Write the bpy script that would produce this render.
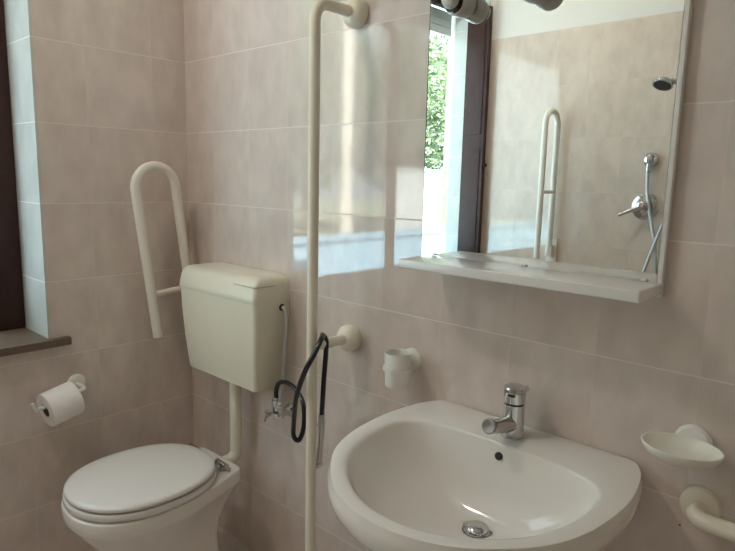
import bpy, bmesh, math, random
from mathutils import Vector, Matrix, noise
random.seed(7)
PI = math.pi
S = bpy.context.scene
C = S.collection
for o in list(bpy.data.objects):
    bpy.data.objects.remove(o)

# ------------------------------------------------------------------ camera
yaw, pitch, roll, fpx = 0.74105, -0.15897, 0.023814, 605.8
cy, sy, cp, sp, cr, sr = math.cos(yaw), math.sin(yaw), math.cos(pitch), math.sin(pitch), math.cos(roll), math.sin(roll)
fwd = Vector((-sy*cp, cy*cp, sp)); rt = Vector((cy, sy, 0)); up = rt.cross(fwd)
r2 = cr*rt + sr*up; u2 = -sr*rt + cr*up
cam_data = bpy.data.cameras.new('camera'); cam = bpy.data.objects.new('camera', cam_data); C.objects.link(cam)
M = Matrix((r2, u2, -fwd)).transposed().to_4x4(); M.translation = Vector((2.0436, -1.2268, 1.3526))
cam.matrix_world = M
cam_data.sensor_width = 36; cam_data.lens = fpx/735*36; cam_data.clip_start = .02; cam_data.clip_end = 200
S.camera = cam

# ------------------------------------------------------------------ world, light, exposure
W = bpy.data.worlds.new('daylight'); S.world = W; W.use_nodes = True
nt = W.node_tree; nt.nodes.clear()
wo = nt.nodes.new('ShaderNodeOutputWorld'); bg = nt.nodes.new('ShaderNodeBackground')
sky = nt.nodes.new('ShaderNodeTexSky'); sky.sky_type = 'HOSEK_WILKIE'; sky.turbidity = 6; sky.ground_albedo = .4
sky.sun_direction = Vector((.75, .25, .62)).normalized()
mixw = nt.nodes.new('ShaderNodeMix'); mixw.data_type = 'RGBA'; mixw.inputs[0].default_value = .75
mixw.inputs[7].default_value = (.74, .93, 1.0, 1)
nt.links.new(sky.outputs[0], mixw.inputs[6]); nt.links.new(mixw.outputs[2], bg.inputs[0])
nt.links.new(bg.outputs[0], wo.inputs[0]); bg.inputs[1].default_value = 2.6

sd = bpy.data.lights.new('sun', 'SUN'); so = bpy.data.objects.new('sun', sd); C.objects.link(so)
sd.energy = 34.0; sd.angle = .01; sd.color = (1, .95, .85)
so.rotation_euler = Vector((.75, .25, .75)).to_track_quat('Z', 'Y').to_euler(); so.location = (3, 0, 6)

pd = bpy.data.lights.new('window_portal', 'AREA'); po = bpy.data.objects.new('window_portal', pd); C.objects.link(po)
pd.shape = 'RECTANGLE'; pd.size = 1.56; pd.size_y = 1.62; pd.cycles.is_portal = True
po.location = (-.29, -1.28, 1.57); po.rotation_euler = Vector((-1, 0, 0)).to_track_quat('Z', 'Y').to_euler()

# frosted ceiling lamp of the room, outside the photograph, lit
LAMP_POWER = 85
S.view_settings.view_transform = 'Standard'; S.view_settings.look = 'None'
S.view_settings.gamma = 1; S.view_settings.use_curve_mapping = False
S.view_settings.exposure = 0.60
S.cycles.use_denoising = True; S.cycles.max_bounces = 12; S.cycles.diffuse_bounces = 8
S.cycles.glossy_bounces = 8; S.cycles.transparent_max_bounces = 16
S.cycles.sample_clamp_indirect = 4.0; S.cycles.caustics_reflective = False

# ------------------------------------------------------------------ materials
def mat(name, col, rough=.4, metal=0., spec=.5, vary=0., vscale=8., bump=0., bscale=40., coat=0., sub=0.):
    m = bpy.data.materials.new(name); m.use_nodes = True; n = m.node_tree; b = n.nodes['Principled BSDF']
    b.inputs['Base Color'].default_value = (*col, 1); b.inputs['Roughness'].default_value = rough
    b.inputs['Metallic'].default_value = metal; b.inputs['Specular IOR Level'].default_value = spec
    b.inputs['Coat Weight'].default_value = coat
    tc = n.nodes.new('ShaderNodeTexCoord')
    nz = n.nodes.new('ShaderNodeTexNoise'); nz.inputs['Scale'].default_value = vscale; nz.inputs['Detail'].default_value = 3
    n.links.new(tc.outputs['Object'], nz.inputs['Vector'])
    mx = n.nodes.new('ShaderNodeMix'); mx.data_type = 'RGBA'
    mx.inputs[6].default_value = (*[c*(1-vary) for c in col], 1); mx.inputs[7].default_value = (*[min(1, c*(1+vary)) for c in col], 1)
    n.links.new(nz.outputs['Fac'], mx.inputs[0]); n.links.new(mx.outputs[2], b.inputs['Base Color'])
    if bump:
        n2 = n.nodes.new('ShaderNodeTexNoise'); n2.inputs['Scale'].default_value = bscale
        n.links.new(tc.outputs['Object'], n2.inputs['Vector'])
        bp = n.nodes.new('ShaderNodeBump'); bp.inputs['Strength'].default_value = bump; bp.inputs['Distance'].default_value = .002
        n.links.new(n2.outputs['Fac'], bp.inputs['Height']); n.links.new(bp.outputs[0], b.inputs['Normal'])
    return m

def tile_mat(name, axis, u0, w, v0, h, top=None, base=(.65, .567, .515), grout=(.71, .64, .59), gw=.0012, rough=.05, vert=.35, horiz=.8):
    """glazed wall tiles laid in a plain grid, white plaster above the height top"""
    m = bpy.data.materials.new(name); m.use_nodes = True; n = m.node_tree; b = n.nodes['Principled BSDF']
    L = n.links.new
    def math_(op, a, bb=None, c=None):
        k = n.nodes.new('ShaderNodeMath'); k.operation = op
        for i, v in enumerate((a, bb, c)):
            if v is None: continue
            if isinstance(v, (int, float)): k.inputs[i].default_value = v
            else: L(v, k.inputs[i])
        return k.outputs[0]
    geo = n.nodes.new('ShaderNodeNewGeometry'); sx = n.nodes.new('ShaderNodeSeparateXYZ'); L(geo.outputs['Position'], sx.inputs[0])
    u = math_('DIVIDE', math_('SUBTRACT', sx.outputs[axis], u0), w)
    v = math_('DIVIDE', math_('SUBTRACT', sx.outputs[2 if axis != 2 else 1], v0), h)
    def edge(t, size):
        f = math_('FRACT', t); g = math_('MINIMUM', f, math_('SUBTRACT', 1.0, f)); return math_('MULTIPLY', g, size)
    d = edge(v, h); du = edge(u, w)
    gm = n.nodes.new('ShaderNodeMapRange'); gm.inputs[1].default_value = gw*.6; gm.inputs[2].default_value = gw*1.6
    gm.inputs[3].default_value = horiz; gm.inputs[4].default_value = 0; L(d, gm.inputs[0])
    gu = n.nodes.new('ShaderNodeMapRange'); gu.inputs[1].default_value = gw*.5; gu.inputs[2].default_value = gw*1.4
    gu.inputs[3].default_value = vert; gu.inputs[4].default_value = 0; L(du, gu.inputs[0])
    class _G: pass
    gm2 = _G(); gm2.outputs = [math_('MAXIMUM', gm.outputs[0], gu.outputs[0])]; gm = gm2
    # mottling: cloudy, a little taller than wide, different on every tile
    cell = math_('ADD', math_('FLOOR', u), math_('MULTIPLY', math_('FLOOR', v), 7.31))
    wn = n.nodes.new('ShaderNodeTexWhiteNoise'); wn.noise_dimensions = '1D'; L(cell, wn.inputs['W'])
    mp = n.nodes.new('ShaderNodeMapping'); mp.inputs['Scale'].default_value = (1, 1, .55); L(geo.outputs['Position'], mp.inputs[0])
    ad = n.nodes.new('ShaderNodeVectorMath'); ad.operation = 'ADD'; L(mp.outputs[0], ad.inputs[0])
    sc = n.nodes.new('ShaderNodeVectorMath'); sc.operation = 'SCALE'; L(wn.outputs['Color'], sc.inputs[0]); sc.inputs['Scale'].default_value = 9
    L(sc.outputs[0], ad.inputs[1])
    nz = n.nodes.new('ShaderNodeTexNoise'); nz.inputs['Scale'].default_value = 14; nz.inputs['Detail'].default_value = 4; nz.inputs['Roughness'].default_value = .55
    L(ad.outputs[0], nz.inputs['Vector'])
    rp = n.nodes.new('ShaderNodeValToRGB'); L(nz.outputs['Fac'], rp.inputs[0])
    rp.color_ramp.elements[0].position = .32; rp.color_ramp.elements[1].position = .66
    rp.color_ramp.elements[0].color = (base[0]*.90, base[1]*.89, base[2]*.89, 1)
    rp.color_ramp.elements[1].color = (base[0]*1.06, base[1]*1.06, base[2]*1.06, 1)
    br = n.nodes.new('ShaderNodeMix'); br.data_type = 'RGBA'; br.blend_type = 'MULTIPLY'
    L(math_('MULTIPLY', wn.outputs['Value'], .35), br.inputs[0]); L(rp.outputs[0], br.inputs[6]); br.inputs[7].default_value = (.93, .93, .95, 1)
    mx = n.nodes.new('ShaderNodeMix'); mx.data_type = 'RGBA'; L(gm.outputs[0], mx.inputs[0]); L(br.outputs[2], mx.inputs[6])
    mx.inputs[7].default_value = (*grout, 1)
    out = mx.outputs[2]; rr = math_('ADD', rough, math_('MULTIPLY', gm.outputs[0], .5)); spc = None
    wob = n.nodes.new('ShaderNodeTexNoise'); wob.inputs['Scale'].default_value = 22; wob.inputs['Detail'].default_value = 2; L(geo.outputs['Position'], wob.inputs['Vector'])
    hgt = math_('ADD', math_('MULTIPLY', wob.outputs['Fac'], .12), math_('MULTIPLY', gm.outputs[0], -.35))
    bp = n.nodes.new('ShaderNodeBump'); bp.inputs['Strength'].default_value = .35; bp.inputs['Distance'].default_value = .002
    L(hgt, bp.inputs['Height']); L(bp.outputs[0], b.inputs['Normal'])
    if top is not None:
        above = math_('GREATER_THAN', sx.outputs[2], top)
        pm = n.nodes.new('ShaderNodeMix'); pm.data_type = 'RGBA'; L(above, pm.inputs[0]); L(out, pm.inputs[6]); pm.inputs[7].default_value = (.66, .635, .585, 1)
        out = pm.outputs[2]; rr = math_('MAXIMUM', rr, math_('MULTIPLY', above, .85))
        L(math_('SUBTRACT', .8, math_('MULTIPLY', above, .65)), b.inputs['Specular IOR Level'])
        L(math_('SUBTRACT', .35, math_('MULTIPLY', above, .35)), bp.inputs['Strength'])
    L(out, b.inputs['Base Color']); L(rr, b.inputs['Roughness'])
    return m

TILE_BACK = tile_mat('tile_back', 0, .1807, .19857, 0, .25, 2.18)
TILE_LEFT = tile_mat('tile_left', 1, -.358, .2285, 0, .25, 2.18)
TILE_FRONT = tile_mat('tile_front', 0, .03, .2, .146, .29, 2.18, base=(.60, .50, .415), grout=(.62, .53, .45), vert=.2, horiz=.4)  # base yellower than the other walls, warm light put into the colour
TILE_RIGHT = tile_mat('tile_right', 1, .05, .2, 0, .25, 2.18)
REVEAL_GLARE = tile_mat('glare_tinted_reveal_tile', 0, .06, .4, 0, .25, None, base=(.53, .545, .51))  # wall tile with the window's bluish glare mixed into its base colour
FLOOR = tile_mat('floor_tile', 0, 0, .3, 0, .3, None, base=(.26, .215, .185), rough=.25)
# floor tiles use x and y
CEIL = mat('ceiling_paint', (.80, .77, .72), .9, vary=.02)
CERAMIC = mat('white_glazed_ceramic', (.80, .765, .725), .12, vary=.01, coat=.3)
SEATM = mat('white_seat_plastic', (.74, .71, .675), .22, vary=.01)
CREAM = mat('cream_cistern_plastic', (.745, .715, .59), .32, vary=.015)
CREAMPOLE = mat('cream_nylon', (.78, .725, .60), .28, vary=.02)
CREAMRAIL = mat('off_white_nylon', (.78, .74, .665), .3, vary=.02)
WHITEP = mat('white_plastic', (.80, .785, .75), .3, vary=.01)
WHITEL = mat('white_lacquer', (.76, .74, .72), .2, vary=.01, coat=.2)
PAPER = mat('toilet_paper', (.83, .79, .76), .95, vary=.03, vscale=60, bump=.4, bscale=150)
CARD = mat('cardboard', (.12, .10, .08), .9, vary=.1)
CHROME = mat('chrome', (.62, .62, .63), .09, 1.0, vary=.02)
GREYHOSE = mat('grey_hose', (.36, .35, .34), .35, .5, vary=.05, bump=.6, bscale=400)
STEELHOSE = mat('steel_hose', (.55, .55, .56), .28, .9, vary=.1, vscale=300, bump=.8, bscale=500)
BLACK = mat('black_rubber', (.012, .013, .018), .22, vary=.1)
DARK = mat('dark_void', (.01, .01, .01), .6)
GLASS = mat('mirror_silver', (.90, .93, .91), .005, 1.0)
BROWN = mat('dark_stained_wood', (.040, .017, .014), .5, spec=.3, vary=.35, vscale=25, bump=.3, bscale=60)
SILLM = mat('brown_stone', (.13, .09, .065), .42, vary=.35, vscale=45)
SHUT = mat('grey_shutter', (.62, .66, .64), .5, vary=.03)
GREYCAP = mat('grey_cap', (.70, .69, .68), .35, vary=.02)
SILVERG = mat('silver_lamp_metal', (.66, .64, .61), .3, .35, vary=.02)
SOAPM = mat('ivory_plastic', (.80, .775, .70), .3, vary=.01)
PAVE = mat('pale_paving', (.52, .60, .68), .8, vary=.12, vscale=3)
PARAP = mat('pale_blue_render', (.24, .42, .55), .8, vary=.05)
POSTW = mat('white_paint', (.85, .82, .76), .6, vary=.03)
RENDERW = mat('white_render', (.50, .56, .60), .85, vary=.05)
GRASS = mat('grass', (.20, .24, .17), .9, vary=.3, vscale=5)
BARK = mat('bark', (.10, .07, .05), .9, vary=.3, vscale=30)
LAMPGLOW = bpy.data.materials.new('lamp_glass'); LAMPGLOW.use_nodes = True
_b = LAMPGLOW.node_tree.nodes['Principled BSDF']; _b.inputs['Base Color'].default_value = (.85, .83, .8, 1); _b.inputs['Roughness'].default_value = .4
_b.inputs['Emission Color'].default_value = (1, .92, .82, 1); _b.inputs['Emission Strength'].default_value = LAMP_POWER
def leafmat(name, col, tf=.4):
    m = mat(name, col, .5, vary=.45, vscale=3); n = m.node_tree; b = n.nodes['Principled BSDF']
    out = n.nodes['Material Output']; tr = n.nodes.new('ShaderNodeBsdfTranslucent'); tr.inputs[0].default_value = (min(.9, col[0]*1.3), min(.9, col[1]*1.3), col[2], 1)
    mx = n.nodes.new('ShaderNodeMixShader'); mx.inputs[0].default_value = tf
    n.links.new(b.outputs[0], mx.inputs[1]); n.links.new(tr.outputs[0], mx.inputs[2]); n.links.new(mx.outputs[0], out.inputs[0])
    return m
LEAF = leafmat('leaf_green', (.13, .19, .125)); LEAF2 = leafmat('leaf_pale', (.20, .26, .19))

# ------------------------------------------------------------------ mesh helpers
class MB:
    def __init__(s): s.v = []; s.f = []; s.mi = []; s.cur = 0
    def add(s, vs, fs):
        k = len(s.v); s.v += [Vector(p) for p in vs]; s.f += [tuple(i+k for i in f) for f in fs]; s.mi += [s.cur]*len(fs)
        return s
    def box(s, a, b, bev=0, seg=2):
        bm = bmesh.new(); bmesh.ops.create_cube(bm, size=1)
        a = Vector(a); b = Vector(b); c = (a+b)/2; d = b-a
        for v in bm.verts: v.co = Vector((c.x+v.co.x*d.x, c.y+v.co.y*d.y, c.z+v.co.z*d.z))
        if bev: bmesh.ops.bevel(bm, geom=list(bm.edges), offset=bev, segments=seg, profile=.6, affect='EDGES')
        return s.bm(bm)
    def bm(s, bm):
        bm.verts.ensure_lookup_table(); bm.verts.index_update()
        s.add([v.co.copy() for v in bm.verts], [[v.index for v in f.verts] for f in bm.faces]); bm.free(); return s
    def rings(s, rings, cap0=True, cap1=True, closed=False):
        n = len(rings[0]); vs = [p for r in rings for p in r]; fs = []
        m = len(rings)
        for i in range(m if closed else m-1):
            for j in range(n):
                a = i*n+j; b = i*n+(j+1) % n; c = ((i+1) % m)*n+(j+1) % n; d = ((i+1) % m)*n+j
                fs.append((a, b, c, d))
        if not closed:
            if cap0: fs.append(tuple(reversed(range(n))))
            if cap1: fs.append(tuple((m-1)*n+j for j in range(n)))
        return s.add(vs, fs)
    def lathe(s, origin, axis, prof, n=40, cap0=True, cap1=True):
        """prof: list of (distance along axis, radius)"""
        ax = Vector(axis).normalized(); t = Vector((0, 0, 1)) if abs(ax.z) < .9 else Vector((1, 0, 0))
        e1 = ax.cross(t).normalized(); e2 = ax.cross(e1); o = Vector(origin)
        rs = [[o+ax*h+(e1*math.cos(2*PI*j/n)+e2*math.sin(2*PI*j/n))*max(r, 1e-4) for j in range(n)] for h, r in prof]
        return s.rings(rs, cap0, cap1)
    def tube(s, pts, r, n=16, rad=None):
        pts = [Vector(p) for p in pts]; rs = []
        T = []
        for i in range(len(pts)):
            a = pts[max(0, i-1)]; b = pts[min(len(pts)-1, i+1)]; T.append((b-a).normalized())
        t = Vector((0, 0, 1)) if abs(T[0].z) < .9 else Vector((1, 0, 0))
        e1 = T[0].cross(t).normalized()
        for i, p in enumerate(pts):
            if i: e1 = (e1-T[i]*e1.dot(T[i])).normalized()
            e2 = T[i].cross(e1); rr = rad[i] if rad else r
            rs.append([p+(e1*math.cos(2*PI*j/n)+e2*math.sin(2*PI*j/n))*rr for j in range(n)])
        return s.rings(rs)
def fillet(pts, r, seg=10):
    """round the corners of a polyline"""
    pts = [Vector(p) for p in pts]; out = [pts[0]]
    for i in range(1, len(pts)-1):
        p = pts[i]; a = (pts[i-1]-p); b = (pts[i+1]-p); rr = r
        ang = a.angle(b); d = min(rr/math.tan(ang/2), a.length*.49, b.length*.49)
        A = p+a.normalized()*d; B = p+b.normalized()*d
        ra = d*math.tan(ang/2); bis = (a.normalized()+b.normalized()).normalized(); c = p+bis*(ra/math.sin(ang/2))
        va = A-c; vb = B-c
        for k in range(seg+1):
            t = k/seg; w = va.angle(vb)
            q = (va*math.sin((1-t)*w)+vb*math.sin(t*w))/math.sin(w); out.append(c+q)
    out.append(pts[-1]); return out
def spline(pts, m=10, closed=False):
    pts = [Vector(p) for p in pts]; n = len(pts); out = []
    for i in range(n if closed else n-1):
        if closed: p0, p1, p2, p3 = pts[(i-1) % n], pts[i], pts[(i+1) % n], pts[(i+2) % n]
        else: p0, p1, p2, p3 = pts[max(i-1, 0)], pts[i], pts[i+1], pts[min(i+2, n-1)]
        for k in range(m):
            t = k/m
            out.append(.5*((2*p1)+(p2-p0)*t+(2*p0-5*p1+4*p2-p3)*t*t+(3*p1-p0-3*p2+p3)*t**3))
    if not closed: out.append(pts[-1])
    return out

def thing(name, label, cat, loc, group=None):
    o = bpy.data.objects.new(name, None); C.objects.link(o); o.location = loc; o.empty_display_size = .05
    o['label'] = label; o['category'] = cat
    if group: o['group'] = group
    return o
def base_of(o):
    v = Vector((0, 0, 0))
    while o is not None: v += o.location; o = o.parent
    return v
def obj(name, mb, m, parent=None, smooth=True, angle=40, label=None, loc=None):
    """mb vertices are in world coordinates"""
    me = bpy.data.meshes.new(name); off = base_of(parent) if parent else Vector(loc or (0, 0, 0))
    me.from_pydata([v-off for v in mb.v], [], mb.f)
    ms = m if isinstance(m, (list, tuple)) else [m]
    for x in ms: me.materials.append(x)
    for p, k in zip(me.polygons, mb.mi): p.material_index = k
    bm = bmesh.new(); bm.from_mesh(me); bmesh.ops.recalc_face_normals(bm, faces=bm.faces); bm.to_mesh(me); bm.free()
    if smooth:
        for p in me.polygons: p.use_smooth = True
        me.set_sharp_from_angle(angle=math.radians(angle))
    o = bpy.data.objects.new(name, me); C.objects.link(o)
    if parent: o.parent = parent
    else: o.location = off
    if label: o['label'] = label
    return o
def tag(o, label, cat, group=None):
    o['label'] = label; o['category'] = cat
    if group: o['group'] = group
    return o
def struct(name, mb, m, smooth=False, parent=None):
    o = obj(name, mb, m, parent, smooth)
    if parent is None: o['kind'] = 'structure'
    return o

# ------------------------------------------------------------------ the room
XR, YF, H = 3.0, -2.07, 2.70
WY0, WY1, WZ0, WZ1, WD = -.51, -2.05, .815, 2.42, .23      # window opening in the left wall
struct('floor', MB().box((-.30, YF-.15, -.12), (XR+.15, .15, 0)), FLOOR)
struct('ceiling', MB().box((-.30, YF-.15, H), (XR+.15, .15, H+.12)), CEIL)
struct('wall_back', MB().box((-.30, 0, 0), (XR+.15, .15, H)), TILE_BACK)
struct('wall_front', MB().box((-.30, YF-.15, 0), (XR+.15, YF, H)), TILE_FRONT)
struct('wall_right', MB().box((XR, YF, 0), (XR+.15, 0, H)), TILE_RIGHT)
wl = MB()
wl.box((-WD, WY0, 0), (0, 0, H)); wl.box((-WD, YF, 0), (0, WY1, H))
wl.box((-WD, WY1, 0), (0, WY0, WZ0-.025)); wl.box((-WD, WY1, WZ1), (0, WY0, H))
struct('wall_left', wl, TILE_LEFT)
# tiled lining of the window reveal
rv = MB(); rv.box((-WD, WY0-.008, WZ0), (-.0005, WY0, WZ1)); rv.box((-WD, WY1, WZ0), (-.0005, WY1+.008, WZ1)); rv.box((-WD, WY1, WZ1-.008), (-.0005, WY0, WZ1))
struct('trim_1', rv, REVEAL_GLARE)
# window sill
sill = MB(); sill.box((-.27, WY1, WZ0-.025), (.0, WY0, WZ0)); sill.box((0, YF+.001, WZ0-.025), (.028, WY0+.054, WZ0), .002)
so_ = struct('trim_2', sill, SILLM)
# window frame
fx0, fx1 = -.25, -.20
wf = MB()
wf.box((fx0, WY0-.11, WZ0), (fx1, WY0-.0085, WZ1-.009), .004)
wf.box((fx0, WY1+.0085, WZ0), (fx1, WY0-.1105, WZ0+.03), .004); wf.box((fx0, WY1+.0085, WZ1-.05), (fx1, WY0-.1105, WZ1-.009), .004)
win = obj('window_1', wf, BROWN); win['kind'] = 'structure'
# roller shutter, drawn down a little
sh = MB(); z = WZ1-.055
while z > 2.25:
    sh.box((-.272, WY1+.012, z-.045), (-.256, WY0-.012, z), .005); z -= .046
obj('roller_shutter', sh, SHUT, win)
# inner wooden shutter leaf opened against the far reveal
il = MB(); il.box((-.12, WY1+.0085, WZ0+.012), (.032, WY1+.040, WZ1-.06), .004)
il.box((-.10, WY1+.040, WZ0+.10), (.012, WY1+.046, 1.55), .003); il.box((-.10, WY1+.040, 1.63), (.012, WY1+.046, WZ1-.14), .003)
leaf = thing('window_shutter', 'dark brown wooden shutter leaf opened at the window, seen in the mirror', 'shutter', (-.02, WY1+.02, WZ0))
obj('leaf_panel', il, BROWN, leaf)
obj('latch_knob', MB().lathe((.031, WY1+.028, 1.448), (1, .6, 0), [(0, .006), (.012, .006), (.016, .011), (.026, .012), (.031, .006)]), DARK, leaf)

# ceiling lamp above and behind the camera
cl = thing('ceiling_lamp', 'round frosted ceiling lamp, lit, behind the camera', 'lamp', (.50, -1.15, H))
obj('lamp_base', MB().lathe((.50, -1.15, H-.0005), (0, 0, -1), [(0, .13), (.02, .13), (.025, .12)]), WHITEP, cl)
obj('lamp_glass', MB().lathe((.50, -1.15, H-.0255), (0, 0, -1), [(0, .075), (.03, .072), (.055, .055), (.07, .035), (.077, .0)]), LAMPGLOW, cl)

# ------------------------------------------------------------------ outdoors beyond the window
g = tag(obj('terrace', MB().box((-2.75, -24, -.45), (-.32, 10, -.25)), PAVE, smooth=False), 'pale paved ground outside the window', 'paving'); g['kind'] = 'structure'
g = obj('lawn', MB().box((-30, -40, -.5), (-2.76, 20, -.30)), GRASS, smooth=False); g['kind'] = 'structure'
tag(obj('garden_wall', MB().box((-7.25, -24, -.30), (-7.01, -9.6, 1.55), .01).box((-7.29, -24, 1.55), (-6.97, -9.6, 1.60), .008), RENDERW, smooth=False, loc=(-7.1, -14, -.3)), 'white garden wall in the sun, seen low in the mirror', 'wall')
tag(obj('parapet', MB().box((-2.74, -12, -.25), (-2.60, 6, .68), .01).box((-2.78, -12, .68), (-2.56, 6, .73), .008), PARAP, smooth=False, loc=(-2.67, -3, -.25)), 'low pale blue parapet edging the terrace outside the window', 'parapet')

def tree(x, y, h, R, m, label, n=2600, ls=.13, low=.4):
    t = thing('garden_tree', label, 'tree', (x, y, -.3), 'garden trees beyond the window')
    tr = MB(); tr.tube([(x, y, -.32), (x+.05, y, h*.3), (x, y+.06, h*.6)], .1, 10, [.12, .09, .05]); obj('trunk', tr, BARK, t)
    lf = MB(); rnd = random.Random(int(x*31+y*17))
    for i in range(n):
        while True:
            p = Vector((rnd.uniform(-1, 1), rnd.uniform(-1, 1), rnd.uniform(-1, 1)))
            if .25 < p.length < 1 and noise.noise(p*2.2+Vector((x, y, 0))) > -.22: break
        c = Vector((x, y, low+(h-low)/2))+Vector((p.x*R, p.y*R, p.z*(h-low)/2))
        d = Vector((rnd.gauss(0, 1), rnd.gauss(0, 1), rnd.gauss(0, .6))).normalized(); e = d.cross(Vector((rnd.gauss(0, 1), rnd.gauss(0, 1), 1))).normalized()
        s = ls*rnd.uniform(.6, 1.3)
        lf.add([c-d*s, c-e*s*.4+d*s*.1, c+d*s, c+e*s*.4+d*s*.1], [(0, 1, 2, 3)])
    obj('foliage', lf, m, t, smooth=False)
for i, (y, h, m) in enumerate(((-2.0, 6.4, LEAF2), (-5.4, 5.2, LEAF), (-8.8, 6.0, LEAF2), (-12.2, 5.6, LEAF), (-15.6, 6.6, LEAF2), (-19.0, 5.8, LEAF))):
    tree(-9.3, y, h, 1.62, m, ['pale green garden tree behind the low wall, farthest right outside', 'dark green garden tree second from the right behind the low wall', 'pale green garden tree third from the right behind the low wall', 'dark green garden tree behind the low wall, seen in the mirror', 'tall pale green garden tree behind the low wall, seen in the mirror', 'dark green garden tree farthest left behind the low wall'][i], 4200, .13, .9)

# white post added outside for the reflection; the glossy tiles mirror it as a pale upright streak
pc = MB().lathe((-6.6, -7.5, -.30), (0, 0, 1), [(0, .16), (.3, .16), (.32, .125), (5.6, .115), (5.62, .15), (5.75, .15), (5.80, .02)], 24)
tag(obj('streak_post', pc, POSTW, loc=(-6.6, -7.5, -.3)), 'tall white post added outside to make the pale streak in the glossy back wall tiles', 'post')

# ------------------------------------------------------------------ wall cabinet mirror with shelf
mr = thing('wall_mirror', 'rectangular bathroom mirror with white edge and shelf, above the sink', 'mirror', (1.405, 0, 1.141))
bk = MB().box((1.122, -.014, 1.143), (1.688, -.0006, 1.96), .001); obj('back_board', bk, WHITEL, mr)
obj('mirror_glass', MB().box((1.120, -.0185, 1.158), (1.682, -.0142, 1.958), .0006), GLASS, mr, smooth=False)
obj('side_frame', MB().box((1.6825, -.0195, 1.143), (1.6915, -.0006, 1.97), .0015), WHITEL, mr)
obj('shelf', MB().box((1.152, -.146, 1.149), (1.694, -.0188, 1.170), .003, 3), WHITEL, mr)
obj('mirror_edge', MB().box((1.1182, -.0184, 1.158), (1.1198, -.0144, 1.958)), DARK, mr, label='dark edge of the mirror glass')
for x in (1.16, 1.405, 1.66): obj('glass_clip', MB().box((x-.006, -.0225, 1.1702), (x+.006, -.0187, 1.174), .001), WHITEP, mr)

def spotlight(x, label, z=1.740):
    t = thing('mirror_spotlight', label, 'lamp', (x, -.0187, z), 'spotlights on the mirror')
    obj('lamp_body', MB().lathe((x, -.0188, z), (-.05, -1, -.02), [(0, .024), (.004, .026), (.022, .028), (.024, .0270), (.026, .028), (.046, .0275), (.049, .0255)]), SILVERG, t)
    obj('dark_ring', MB().lathe((x-.0025, -.0675, z-.001), (-.05, -1, -.02), [(0, .0235), (.009, .0225)]), BLACK, t, label='black rim round the lamp')
    obj('bulb_cap', MB().lathe((x-.003, -.076, z+.002), (-.05, -1, -.02), [(0, .0195), (.010, .0195), (.018, .016), (.022, .010), (.0235, .0)]), GREYCAP, t)
spotlight(1.225, 'cylindrical spotlight on the mirror above its left, brown reflected shutter side')
spotlight(1.404, 'cylindrical spotlight on the mirror glass near the middle of its width')

# ------------------------------------------------------------------ wash basin
CX = 1.435
OUT = [(0, 0), (.12, 0), (.228, -.001), (.254, -.02), (.274, -.065), (.289, -.15), (.288, -.23), (.275, -.315), (.245, -.39), (.195, -.452), (.13, -.505), (.062, -.532), (0, -.540)]
INN = [(0, -.120), (.07, -.122), (.15, -.130), (.207, -.148), (.236, -.19), (.240, -.25), (.231, -.31), (.207, -.375), (.165, -.428), (.112, -.468), (.056, -.492), (0, -.499)]
DC = Vector((0, -.205))
NA = 128
def radial(half, c):
    full = [Vector((x, y, 0)) for x, y in half] + [Vector((-x, y, 0)) for x, y in reversed(half[1:-1])]
    sm = spline(full, 8, True); res = []
    for k in range(NA):
        a = 2*PI*k/NA; d = Vector((math.sin(a), math.cos(a))); best = 0
        for i in range(len(sm)):
            p = Vector((sm[i].x, sm[i].y))-c; q = Vector((sm[(i+1) % len(sm)].x, sm[(i+1) % len(sm)].y))-c; e = q-p
            den = d.x*e.y-d.y*e.x
            if abs(den) < 1e-12: continue
            t = (p.x*e.y-p.y*e.x)/den; s = (p.x*d.y-p.y*d.x)/den
            if t > 0 and -1e-6 <= s <= 1+1e-6: best = max(best, t)
        res.append(c+d*best)
    return res
RO = radial(OUT, DC); RI = radial(INN, DC)
def sring(base, k, z, toward=DC, mix=None, w=0, ymax=-.0008, dip=0):
    r = []
    for i, p in enumerate(base):
        q = toward+(p-toward)*k
        if mix: q = q*(1-w)+mix[i]*w
        r.append(Vector((CX+q.x, min(q.y, ymax), z)))
    return r
zr = .801
rg = []
for k, zz in ((.16, .600), (.45, .603), (.62, .622), (.74, .655), (.84, .695), (.925, .73), (.965, .745), (.985, .755), (.996, .766), (1.0, .776), (.998, .784), (.992, .789), (.98, zr)):
    rg.append(sring(RO, k, zz))
rg.append(sring(RO, .97, zr+.0005)); rg.append(sring(RO, .97, zr-.0005, mix=RI, w=.45)); rg.append(sring(RI, 1.03, zr-.0015))
for k, zz in ((1.008, zr-.003), (.993, zr-.008), (.975, zr-.018), (.935, zr-.038), (.88, zr-.058), (.82, zr-.082), (.74, zr-.105), (.64, zr-.122), (.52, zr-.139), (.38, zr-.150), (.25, zr-.157), (.17, zr-.161)):
    rg.append(sring(RI, k, zz))
zc = zr-.163
rg.append([Vector((CX+DC.x+.031*math.sin(2*PI*k/NA), DC.y+.031*math.cos(2*PI*k/NA), zc)) for k in range(NA)])
rg.append([Vector((CX+DC.x+.029*math.sin(2*PI*k/NA), DC.y+.029*math.cos(2*PI*k/NA), zc-.006)) for k in range(NA)])
sink = thing('wash_basin', 'white wall-hung ceramic wash basin below the mirror', 'sink', (CX, 0, .60))
for ring_ in rg:
    for v_ in ring_: v_.z += .018*v_.y          # the rim falls a little towards the front
zc -= .0037
obj('basin', MB().rings(rg), CERAMIC, sink, angle=60)
dr = MB().lathe((CX, DC.y, zc-.0055), (0, 0, 1), [(0, .0285), (.006, .0285), (.0075, .026), (.0065, .023), (.0045, .0225)]); obj('drain_ring', dr, CHROME, sink)
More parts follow.
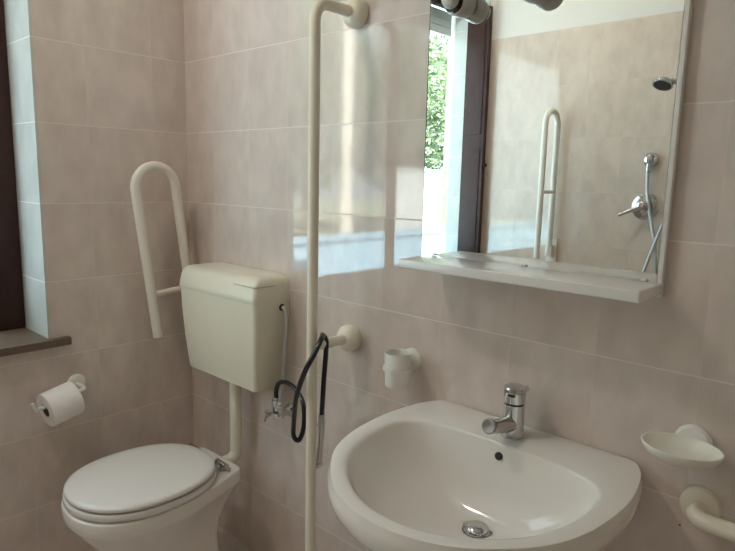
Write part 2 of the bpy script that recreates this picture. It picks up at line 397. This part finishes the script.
obj('drain_plug', MB().lathe((CX, DC.y, zc-.001), (0, 0, 1), [(0, .023), (.005, .025), (.010, .022), (.0135, .013), (.0145, 0)]), CHROME, sink)
ov = Vector((CX-.004, -.1275, .768))
obj('overflow_hole', MB().lathe(ov+Vector((0, .008, 0)), (0, -1, .28), [(0, .0085), (.0085, .0085), (.0095, .0078), (.0095, 0)]), DARK, sink, label='round black overflow hole')
tr = MB().lathe((CX, DC.y, .607), (0, 0, -1), [(0, .03), (.03, .03), (.032, .02), (.10, .02), (.102, .032), (.17, .032), (.172, .026)]); tr.tube(fillet([(CX, DC.y, .47), (CX, DC.y+.03, .50), (CX, -.001, .50)], .02), .016)
obj('waste_trap', tr, CHROME, sink)

# ------------------------------------------------------------------ tap
FX, FY, FZ = 1.429, -.068, zr-.0016
tap = thing('basin_mixer_tap', 'chrome single lever mixer tap on the back edge of the wash basin', 'tap', (FX, FY, FZ))
obj('tap_body', MB().lathe((FX, FY, FZ+.0003), (0, 0, 1), [(0, .0255), (.003, .0255), (.004, .0235), (.073, .0235), (.074, .022)]), CHROME, tap)
obj('ring', MB().lathe((FX, FY, FZ+.074), (0, 0, 1), [(0, .0215), (.004, .0215)]), BLACK, tap, label='thin black ring under the lever cap')
lv = MB().lathe((FX, FY, FZ+.078), (0, 0, 1), [(0, .0235), (.022, .0240), (.031, .0242), (.0345, .0225), (.036, .018), (.036, 0)])
lv.tube([(FX+.010, FY+.012, FZ+.101), (FX+.015, FY+.020, FZ+.105), (FX+.018, FY+.025, FZ+.108)], .005, 12, [.007, .006, .0055])
obj('lever', lv, CHROME, tap)
obj('lever_slot', MB().box((FX-.004, FY-.0250, FZ+.095), (FX+.012, FY-.019, FZ+.0995), .001), DARK, tap, label='black slot in the lever cap')
obj('spout', MB().tube([(FX, FY-.005, FZ+.028), (FX, FY-.05, FZ+.036), (FX, FY-.084, FZ+.044), (FX, FY-.096, FZ+.049)], .02, 24, [.0175, .0165, .0155, .0155]), CHROME, tap)
obj('aerator', MB().lathe((FX, FY-.0955, FZ+.049), (0, -1, .24), [(0, .0156), (.002, .0163), (.008, .0163), (.010, .0138), (.008, .0115), (.007, 0)]), GREYHOSE, tap)

# ------------------------------------------------------------------ toilet
TX = .379
def egg(cx, hw, yf, yb, z, n=72, ym=None, pf=2.15, pb=2.3):
    """outline ring: front tip yf, back yb, widest at ym"""
    ym = ym if ym is not None else yf*.52+yb*.48
    r = []
    for k in range(n):
        a = 2*PI*k/n; s, c = math.sin(a), math.cos(a); p = pb if c > 0 else pf
        x = math.copysign(abs(s)**(2/p), s)*hw; y = ym+math.copysign(abs(c)**(2/p), c)*((yb-ym) if c > 0 else (ym-yf))
        r.append(Vector((cx+x, y, z)))
    return r
toilet = thing('toilet', 'white floor-standing toilet with its lid closed, by the left wall', 'toilet', (TX, -.38, 0))
ZT = .451
lid = MB().rings([egg(TX, .183, -.617, -.192, ZT-.017), egg(TX, .187, -.622, -.188, ZT-.014), egg(TX, .1875, -.6225, -.1875, ZT-.008), egg(TX, .185, -.619, -.190, ZT-.003), egg(TX, .177, -.61, -.198, ZT), egg(TX, .15, -.58, -.225, ZT+.003), egg(TX, .08, -.50, -.30, ZT+.005), egg(TX, .01, -.41, -.39, ZT+.005)])
obj('toilet_lid', lid, SEATM, toilet, angle=50)
ym = -.622*.52-.188*.48
st_o = lambda d, z: egg(TX, .189-d, -.626+d, -.182-d, z); st_i = lambda d, z: egg(TX, .115+d, -.53-d, -.26+d, z)
obj('toilet_seat', MB().rings([st_o(.004, ZT-.042), st_o(0, ZT-.038), st_o(0, ZT-.026), st_o(.004, ZT-.021), st_i(-.0, ZT-.021), st_i(-.006, ZT-.03), st_i(-.0, ZT-.042)], closed=True), SEATM, toilet, angle=50)
BO = [(0, -.118), (.06, -.118), (.10, -.120), (.116, -.128), (.126, -.16), (.158, -.26), (.182, -.35), (.185, -.43), (.174, -.50), (.145, -.562), (.098, -.605), (.05, -.624), (0, -.629)]
BC = Vector((0, -.38)); RB = radial(BO, BC)
def bring(kx, kyf, kyb, z):
    r = []
    for p in RB:
        y = -.38+(p.y+.38)*(kyf if p.y < -.38 else kyb); r.append(Vector((TX+p.x*kx, y, z)))
    return r
ZR = ZT-.046
bw = [bring(.55, .62, .90, 0.0005), bring(.58, .64, .90, .01), bring(.55, .60, .86, .03), bring(.50, .52, .80, .10), bring(.50, .50, .78, .17), bring(.58, .62, .80, .23), bring(.74, .78, .86, .29), bring(.88, .90, .93, .33), bring(.955, .96, .97, .352), bring(.985, .985, .99, .36), bring(1, 1, 1, .368), bring(1, 1, 1, ZR-.006), bring(.99, .993, .99, ZR-.001), bring(.97, .975, .975, ZR),
      bring(.66, .80, .50, ZR), bring(.62, .76, .45, ZR-.01), bring(.58, .70, .40, ZR-.06), bring(.42, .5, .3, ZR-.14), bring(.2, .25, .15, ZR-.19)]
obj('toilet_bowl', MB().rings(bw), CERAMIC, toilet, angle=60)
for s in (-1, 1):
    hg = MB(); x = TX+s*.082
    hg.lathe((x, -.172, ZR), (0, 0, 1), [(0, .014), (.006, .014), (.008, .009), (.022, .009), (.026, .006)])
    hg.tube([(x-.028, -.176, ZR+.022), (x+.028, -.176, ZR+.022)], .009); hg.tube([(x, -.176, ZR+.022), (x, -.20, ZR+.028)], .007)
    hg.lathe((x+s*.024, -.166, ZR), (0, 0, 1), [(0, .007), (.012, .007), (.014, .004)])
    obj('hinge', hg, CHROME, toilet, label='chrome hinge')

# ------------------------------------------------------------------ cistern
cis = thing('toilet_cistern', 'cream plastic high cistern on the back wall above the toilet', 'cistern', (.373, 0, .68))
def rrect(x0, x1, y0, y1, z, r=.014, n=6, yback=True):
    pts = []
    for (cx, cy_, a0, rr) in ((x1-r, y1, 0, .0005), (x0+r, y1, 0, .0005), (x0+r, y0+r, PI, r), (x1-r, y0+r, 1.5*PI, r)):
        if rr < .001: pts.append(Vector((x1 if cx > (x0+x1)/2 else x0, y1, z))); continue
        for k in range(n+1):
            a = a0+PI/2*k/n; pts.append(Vector((cx+rr*math.cos(a), cy_+rr*math.sin(a), z)))
    return pts
yw = -.0008
body = MB().rings([rrect(.186, .560, -.112, yw, .678), rrect(.181, .565, -.119, yw, .681), rrect(.179, .567, -.121, yw, .688), rrect(.168, .578, -.130, yw, .80), rrect(.161, .586, -.1355, yw, .90), rrect(.159, .588, -.137, yw, .966)])
obj('cistern_tank', body, CREAM, cis, angle=35)
lidm = MB().rings([rrect(.157, .590, -.1395, yw, .967), rrect(.156, .591, -.1405, yw, .970), rrect(.157, .5905, -.140, yw, .985), rrect(.161, .587, -.134, yw, 1.015), rrect(.166, .583, -.126, yw, 1.031), rrect(.170, .579, -.119, yw, 1.037), rrect(.177, .573, -.108, yw, 1.041), rrect(.22, .54, -.03, yw-.004, 1.047)])
obj('cistern_lid', lidm, CREAM, cis, angle=50)
fb = MB(); fb.rings([rrect(.470, .5885, -.1345, -.060, 1.019, .014), rrect(.470, .5875, -.1325, -.060, 1.0235, .014), rrect(.470, .5835, -.1255, -.060, 1.034, .014), rrect(.472, .579, -.118, -.062, 1.040, .014), rrect(.476, .572, -.108, -.066, 1.0445, .012)])
obj('flush_button', fb, CREAM, cis, angle=60)
gp = MB(); gp.rings([rrect(.468, .5887, -.1347, -.058, 1.0168, .014), rrect(.468, .5889, -.1349, -.058, 1.0188, .014)])
obj('button_gap', gp, GREYHOSE, cis, label='thin dark gap along the flush button')

fp = MB().tube(fillet([(TX-.006, -.058, .682), (TX-.006, -.058, .382), (TX-.004, -.117, .378)], .03), .0205, 24)
obj('flush_pipe', fp, CREAM, cis)
obj('inlet_nut', MB().lathe((.585, -.031, .946), (1, 0, 0), [(0, .011), (.0035, .011), (.004, .009), (.0045, .009)]), DARK, cis, label='black inlet hole')

# ------------------------------------------------------------------ water valve and supply hose
val = thing('angle_valve', 'small chrome water valve on the wall right of the cistern', 'valve', (.585, 0, .596))
obj('wall_rosette', MB().lathe((.596, -.0005, .601), (0, -1, 0), [(0, .024), (.004, .023), (.010, .016), (.030, .012)]), CHROME, val)
vb = MB(); vb.tube([(.596, -.03, .601), (.596, -.058, .601)], .012); vb.lathe((.598, -.045, .588), (0, 0, 1), [(0, .012), (.03, .012), (.032, .014), (.042, .014), (.044, .010), (.055, .010)], 24)
vb.lathe((.580, -.048, .618), (0, 0, 1), [(-.03, .011), (.012, .011), (.013, .014), (.026, .014), (.028, .009), (.034, .009)], 24); vb.tube([(.598, -.045, .608), (.574, -.048, .608)], .010)
obj('valve_body', vb, CHROME, val)
obj('tap_handle', MB().lathe((.580, -.062, .608), (-.35, -1, -.25), [(0, .006), (.008, .006), (.009, .012), (.022, .013), (.024, .010)], 12), CHROME, val)
obj('lever_tail', MB().tube([(.575, -.082, .600), (.570, -.086, .578)], .0035, 8), CHROME, val)
sh_ = spline([(.5905, -.031, .946), (.600, -.031, .942), (.609, -.032, .92), (.612, -.034, .88), (.609, -.038, .80), (.605, -.042, .70), (.600, -.045, .67), (.598, -.045, .643)], 10)
tag(obj('supply_hose', MB().tube(sh_, .0068, 12), STEELHOSE, loc=(.60, -.045, .75)), 'grey supply hose from the cistern side down to the valve', 'hose')

# ------------------------------------------------------------------ bidet spray on a black hose
hose = thing('spray_hose', 'black hose with chrome spray head hung over the arm of the tall grab pole', 'hose', (.72, -.07, .6))
PX, PY = .866, -.155
hp = [(.580, -.048, .652), (.583, -.05, .676), (.605, -.055, .708), (.655, -.062, .722), (.710, -.072, .712), (.752, -.084, .685), (.766, -.094, .625), (.757, -.103, .582), (.745, -.114, .592), (.770, -.136, .652), (.832, -.180, .755), (.880, -.192, .842), (.898, -.180, .885), (.896, -.155, .917), (.882, -.132, .928), (.868, -.118, .9265), (.870, -.108, .912), (.878, -.114, .883), (.873, -.116, .80), (.866, -.116, .694)]
obj('hose_tube', MB().tube(spline(hp, 10), .0072, 14), BLACK, hose)
sh2 = MB(); sh2.tube([(.866, -.116, .698), (.866, -.116, .67), (.864, -.117, .62), (.861, -.118, .57), (.856, -.119, .548)], .01, 16, [.009, .0105, .0085, .009, .010])
sh2.lathe((.860, -.118, .548), (-.85, -.35, -.40), [(-.008, .008), (.004, .012), (.020, .0145), (.026, .014), (.027, .011)], 24)
obj('spray_head', sh2, CHROME, hose)
obj('trigger', MB().tube([(.858, -.127, .670), (.852, -.132, .645), (.846, -.134, .60), (.844, -.133, .575)], .0028, 8), CHROME, hose)

# ------------------------------------------------------------------ tall grab pole
pole = thing('grab_pole', 'tall cream floor-to-wall grab pole between the cistern and the sink', 'grab pole', (PX, PY, 0))
zt, zb = 1.783, .899
p_ = MB(); p_.tube(fillet([(PX, -.012, zt), (PX, PY, zt), (PX, PY, .02)], .045, 14), .0145, 28); obj('pole', p_, CREAMPOLE, pole)
obj('arm', MB().tube([(PX, -.012, zb), (PX, PY+.004, zb)], .0140, 24), CREAMPOLE, pole)
for zz in (zt, zb):
    obj('wall_flange', MB().lathe((PX, -.0005, zz), (0, -1, 0), [(0, .037), (.012, .0385), (.020, .0375), (.028, .033), (.034, .025), (.037, .015)]), CREAMPOLE, pole)
obj('floor_flange', MB().lathe((PX, PY, .0005), (0, 0, 1), [(0, .04), (.01, .04), (.018, .033), (.024, .019)]), CREAMPOLE, pole)

# ------------------------------------------------------------------ folding rails
def rail(name, label, X, P, plate, r=.0165, sub=None, rearz=None):
    """P: dict with arch centre (y,z), lean vector, half spacing, lengths; lies in the plane x = X"""
    t = thing(name, label, 'grab rail', plate, 'hinged grab rails')
    cyy, cz, lean, hs, lf, lb = P
    dn = Vector((0, -lean, -1)).normalized(); sd_ = Vector((0, -1, lean)).normalized()*hs   # towards the front leg
    if plate[1] < -1: sd_ = -sd_
    c = Vector((X, cyy, cz)); pts = []
    pts.append(c+sd_+dn*lf); pts.append(c+sd_+dn*lf*.5)
    for k in range(17):
        a = PI*k/16; pts.append(c+sd_*math.cos(a)-dn*hs*math.sin(a))
    pts.append(c-sd_+dn*lb*.5); pts.append(c-sd_+dn*lb)
    obj('rail_tube', MB().tube(pts, r, 24), CREAMRAIL, t)
    return t, c, dn, sd_
t, c_, dn, sd_ = rail('folding_grab_rail', 'off-white U-shaped folding grab rail raised beside the cistern on the left', .08, (-.171, 1.303, -.125, .074, .520, .52), (.08, -.02, .78))
a = c_+sd_+dn*.365; b = c_-sd_+dn*.372
obj('cross_bar', MB().tube([a, b], .011, 16), CREAMRAIL, t)
bm_ = MB().box((.045, -.012, .70), (.115, -.0008, .90), .004); obj('wall_plate', bm_, CREAMRAIL, t)
bm_ = MB().box((.055, -.06, .755), (.105, -.010, .815), .006); obj('hinge_block', bm_, CREAMRAIL, t)
# opposite wall, seen in the mirror
RX = .49; YO = YF
t, c_, dn, sd_ = rail('folding_grab_rail', 'off-white U-shaped grab rail on the opposite wall, seen in the mirror', RX, (YO+.115, 1.662, .0, .072, .72, .70), (RX, YO+.02, .95))
obj('cross_bar', MB().tube([c_+sd_+dn*.36, c_-sd_+dn*.36], .010, 16), CREAMRAIL, t)
obj('wall_plate', MB().box((RX-.03, YO+.0008, .86), (RX+.03, YO+.012, 1.04), .004), CREAMRAIL, t)
obj('hinge_block', MB().box((RX-.02, YO+.010, .94), (RX+.02, YO+.055, 1.0), .006), CREAMRAIL, t)

# ------------------------------------------------------------------ toilet paper
hol = thing('toilet_paper_holder', 'white plastic toilet roll holder on the wall below the window', 'toilet roll holder', (0, -.44, .64))
A0 = Vector((.066, -.440, .643)); A1 = Vector((.080, -.596, .613)); AD = (A1-A0).normalized()
obj('wall_rosette', MB().lathe((.0005, -.440, .648), (1, 0, 0), [(0, .030), (.006, .030), (.012, .026), (.014, .018)]), WHITEP, hol)
obj('holder_arm', MB().tube(fillet([(.008, -.440, .648), (.055, -.438, .647), A0, A1, A1+Vector((.0, -.008, .026))], .010), .0065, 14), WHITEP, hol)
RC = A0+AD*.031+Vector((0, 0, -.0135)); RLn = .098
roll_ = thing('toilet_roll', 'white toilet paper roll on its holder below the window sill', 'toilet roll', RC)
RR = .056
obj('paper', MB().lathe(RC, AD, [(0, .0215), (0, RR-.002), (.002, RR), (RLn-.002, RR), (RLn, RR-.002), (RLn, .0215), (0, .0215)], 64, False, False), PAPER, roll_)
obj('cardboard_core', MB().lathe(RC, AD, [(.0005, .0214), (RLn-.0005, .0214), (RLn-.0005, .0202), (.0005, .0202), (.0005, .0214)], 48, False, False), CARD, roll_, label='brown cardboard tube')

# ------------------------------------------------------------------ tumbler
TUX, TUY = 1.088, -.060
th = thing('tumbler_holder', 'white plastic wall holder gripping the cup, left of the sink', 'holder', (TUX, 0, .88))
obj('wall_rosette', MB().lathe((TUX+.004, -.0005, .885), (0, -1, 0), [(0, .029), (.006, .029), (.011, .025), (.013, .016)]), WHITEP, th)
hr = MB().lathe((TUX, TUY, .868), (0, 0, 1), [(0, .0335), (0, .0375), (.007, .0375), (.007, .0335)], 40, False, False)
hr.tube([(TUX+.002, -.010, .880), (TUX+.001, TUY+.035, .872)], .006, 12); obj('holder_ring', hr, WHITEP, th)
cup = MB().lathe((TUX, TUY, .824), (0, 0, 1), [(0, .0285), (.003, .031), (.046, .0325), (.088, .0345), (.0895, .0340), (.0885, .0325), (.05, .0305), (.006, .0290), (.005, 0)], 48)
tag(obj('tumbler', cup, WHITEP, loc=(TUX, TUY, .824)), 'white plastic toothbrush tumbler in the ring holder left of the sink', 'cup')

# ------------------------------------------------------------------ soap dish
SX, SY = 1.767, -.066
sh3 = thing('soap_dish', 'ivory oval plastic soap dish on the wall right of the sink', 'soap dish', (SX, 0, .86))
obj('wall_rosette', MB().lathe((SX+.004, -.0005, .874), (0, -1, 0), [(0, .033), (.006, .033), (.011, .028), (.012, .012)]).tube([(SX, -.008, .858), (SX, -.045, .856)], .009), WHITEP, sh3)
def oval(k, z, t=0): return [Vector((SX+.069*k*math.cos(2*PI*j/56), SY+.054*k*math.sin(2*PI*j/56), z)) for j in range(56)]
obj('dish', MB().rings([oval(.50, .857), oval(.66, .859), oval(.86, .867), oval(.96, .876), oval(1.0, .882), oval(1.0, .885), oval(.965, .8855), oval(.93, .881), oval(.82, .872), oval(.65, .866), oval(.3, .8645), oval(.02, .864)]), SOAPM, sh3, angle=60)

# ------------------------------------------------------------------ low grab bar on the right
gb = thing('wall_grab_bar', 'cream grab bar on the wall under the soap dish', 'grab bar', (1.79, 0, .752))
GX, GZ = 1.796, .754
obj('wall_flange', MB().lathe((GX, -.0005, GZ), (0, -1, 0), [(0, .036), (.006, .0365), (.012, .034), (.015, .028), (.0155, .018)]), CREAMPOLE, gb)
obj('wall_flange', MB().lathe((GX+.55, -.0005, GZ), (0, -1, 0), [(0, .036), (.006, .0365), (.012, .034), (.015, .028), (.0155, .018)]), CREAMPOLE, gb)
obj('bar', MB().tube(fillet([(GX, -.010, GZ), (GX, -.062, GZ), (GX+.55, -.062, GZ), (GX+.55, -.010, GZ)], .035, 14), .0155, 28), CREAMPOLE, gb)
tag(obj('wall_plug', MB().lathe((1.764, -.0002, .699), (0, -1, 0), [(0, .0018), (.0015, .0016), (.002, 0)], 12), DARK, loc=(1.764, 0, .699)), 'tiny dark screw hole in the wall beneath the soap dish', 'wall plug')

# ------------------------------------------------------------------ shower fittings on the opposite wall (seen in the mirror)
mxr = thing('shower_mixer', 'chrome shower mixer with a lever, reflected in the mirror', 'shower mixer', (.97, YF, 1.243))
MXX = .975
obj('wall_plate', MB().lathe((MXX, YF+.0005, 1.243), (0, 1, 0), [(0, .066), (.004, .066), (.009, .060), (.011, .03)]), CHROME, mxr)
obj('mixer_body', MB().lathe((MXX, YF+.011, 1.243), (0, 1, 0), [(0, .030), (.03, .028), (.045, .026), (.05, .018)]), CHROME, mxr)
obj('lever', MB().tube([(MXX, YF+.045, 1.243), (MXX-.04, YF+.06, 1.225), (MXX-.10, YF+.085, 1.196)], .01, 14, [.016, .011, .009]), CHROME, mxr)
out = thing('shower_outlet', 'round chrome hose outlet above the shower mixer, reflected in the mirror', 'wall outlet', (.985, YF, 1.478))
obj('outlet_body', MB().lathe((.985, YF+.0005, 1.478), (0, 1, 0), [(0, .036), (.012, .036), (.030, .030), (.040, .018)]), CHROME, out)
obj('elbow', MB().tube([(.985, YF+.028, 1.470), (.985, YF+.032, 1.415)], .012), CHROME, out)
hs = thing('hand_shower', 'chrome shower head with grey hose, reflected at the right edge of the mirror', 'shower head', (1.06, YF+.12, 1.8))
hx, hy, hz = 1.062, YF+.14, 1.826
obj('shower_head', MB().lathe((hx-.01, hy-.01, hz+.02), (-.1, .5, -1), [(0, .012), (.005, .032), (.013, .045), (.028, .048), (.032, .046)]), CHROME, hs)
obj('spray_face', MB().lathe((hx-.01-.0028, hy-.01+.0142, hz+.02-.0284), (-.1, .5, -1), [(0, .041), (.002, .039), (.003, 0)]), BLACK, hs, label='black spray face')
obj('handle', MB().tube([(hx+.02, hy-.005, hz+.012), (hx+.08, hy-.03, hz-.005), (hx+.16, hy-.06, hz-.06)], .012, 14), CHROME, hs)
obj('wall_bracket', MB().lathe((hx+.13, YF+.0005, hz-.04), (0, 1, 0), [(0, .024), (.05, .018), (.075, .016)]), CHROME, hs)
obj('shower_tube', MB().tube(spline([(.985, YF+.032, 1.415), (.990, YF+.035, 1.33), (1.02, YF+.045, 1.20), (1.06, YF+.05, 1.04), (1.075, YF+.05, .85), (1.06, YF+.05, .66), (1.03, YF+.06, .60), (1.00, YF+.07, .68), (1.01, YF+.07, .85), (1.04, YF+.065, .99), (1.10, YF+.06, 1.20), (1.19, YF+.05, 1.45), (1.235, YF+.06, 1.68), (hx+.16, hy-.06, hz-.06)], 8), .0085, 12), STEELHOSE, hs)
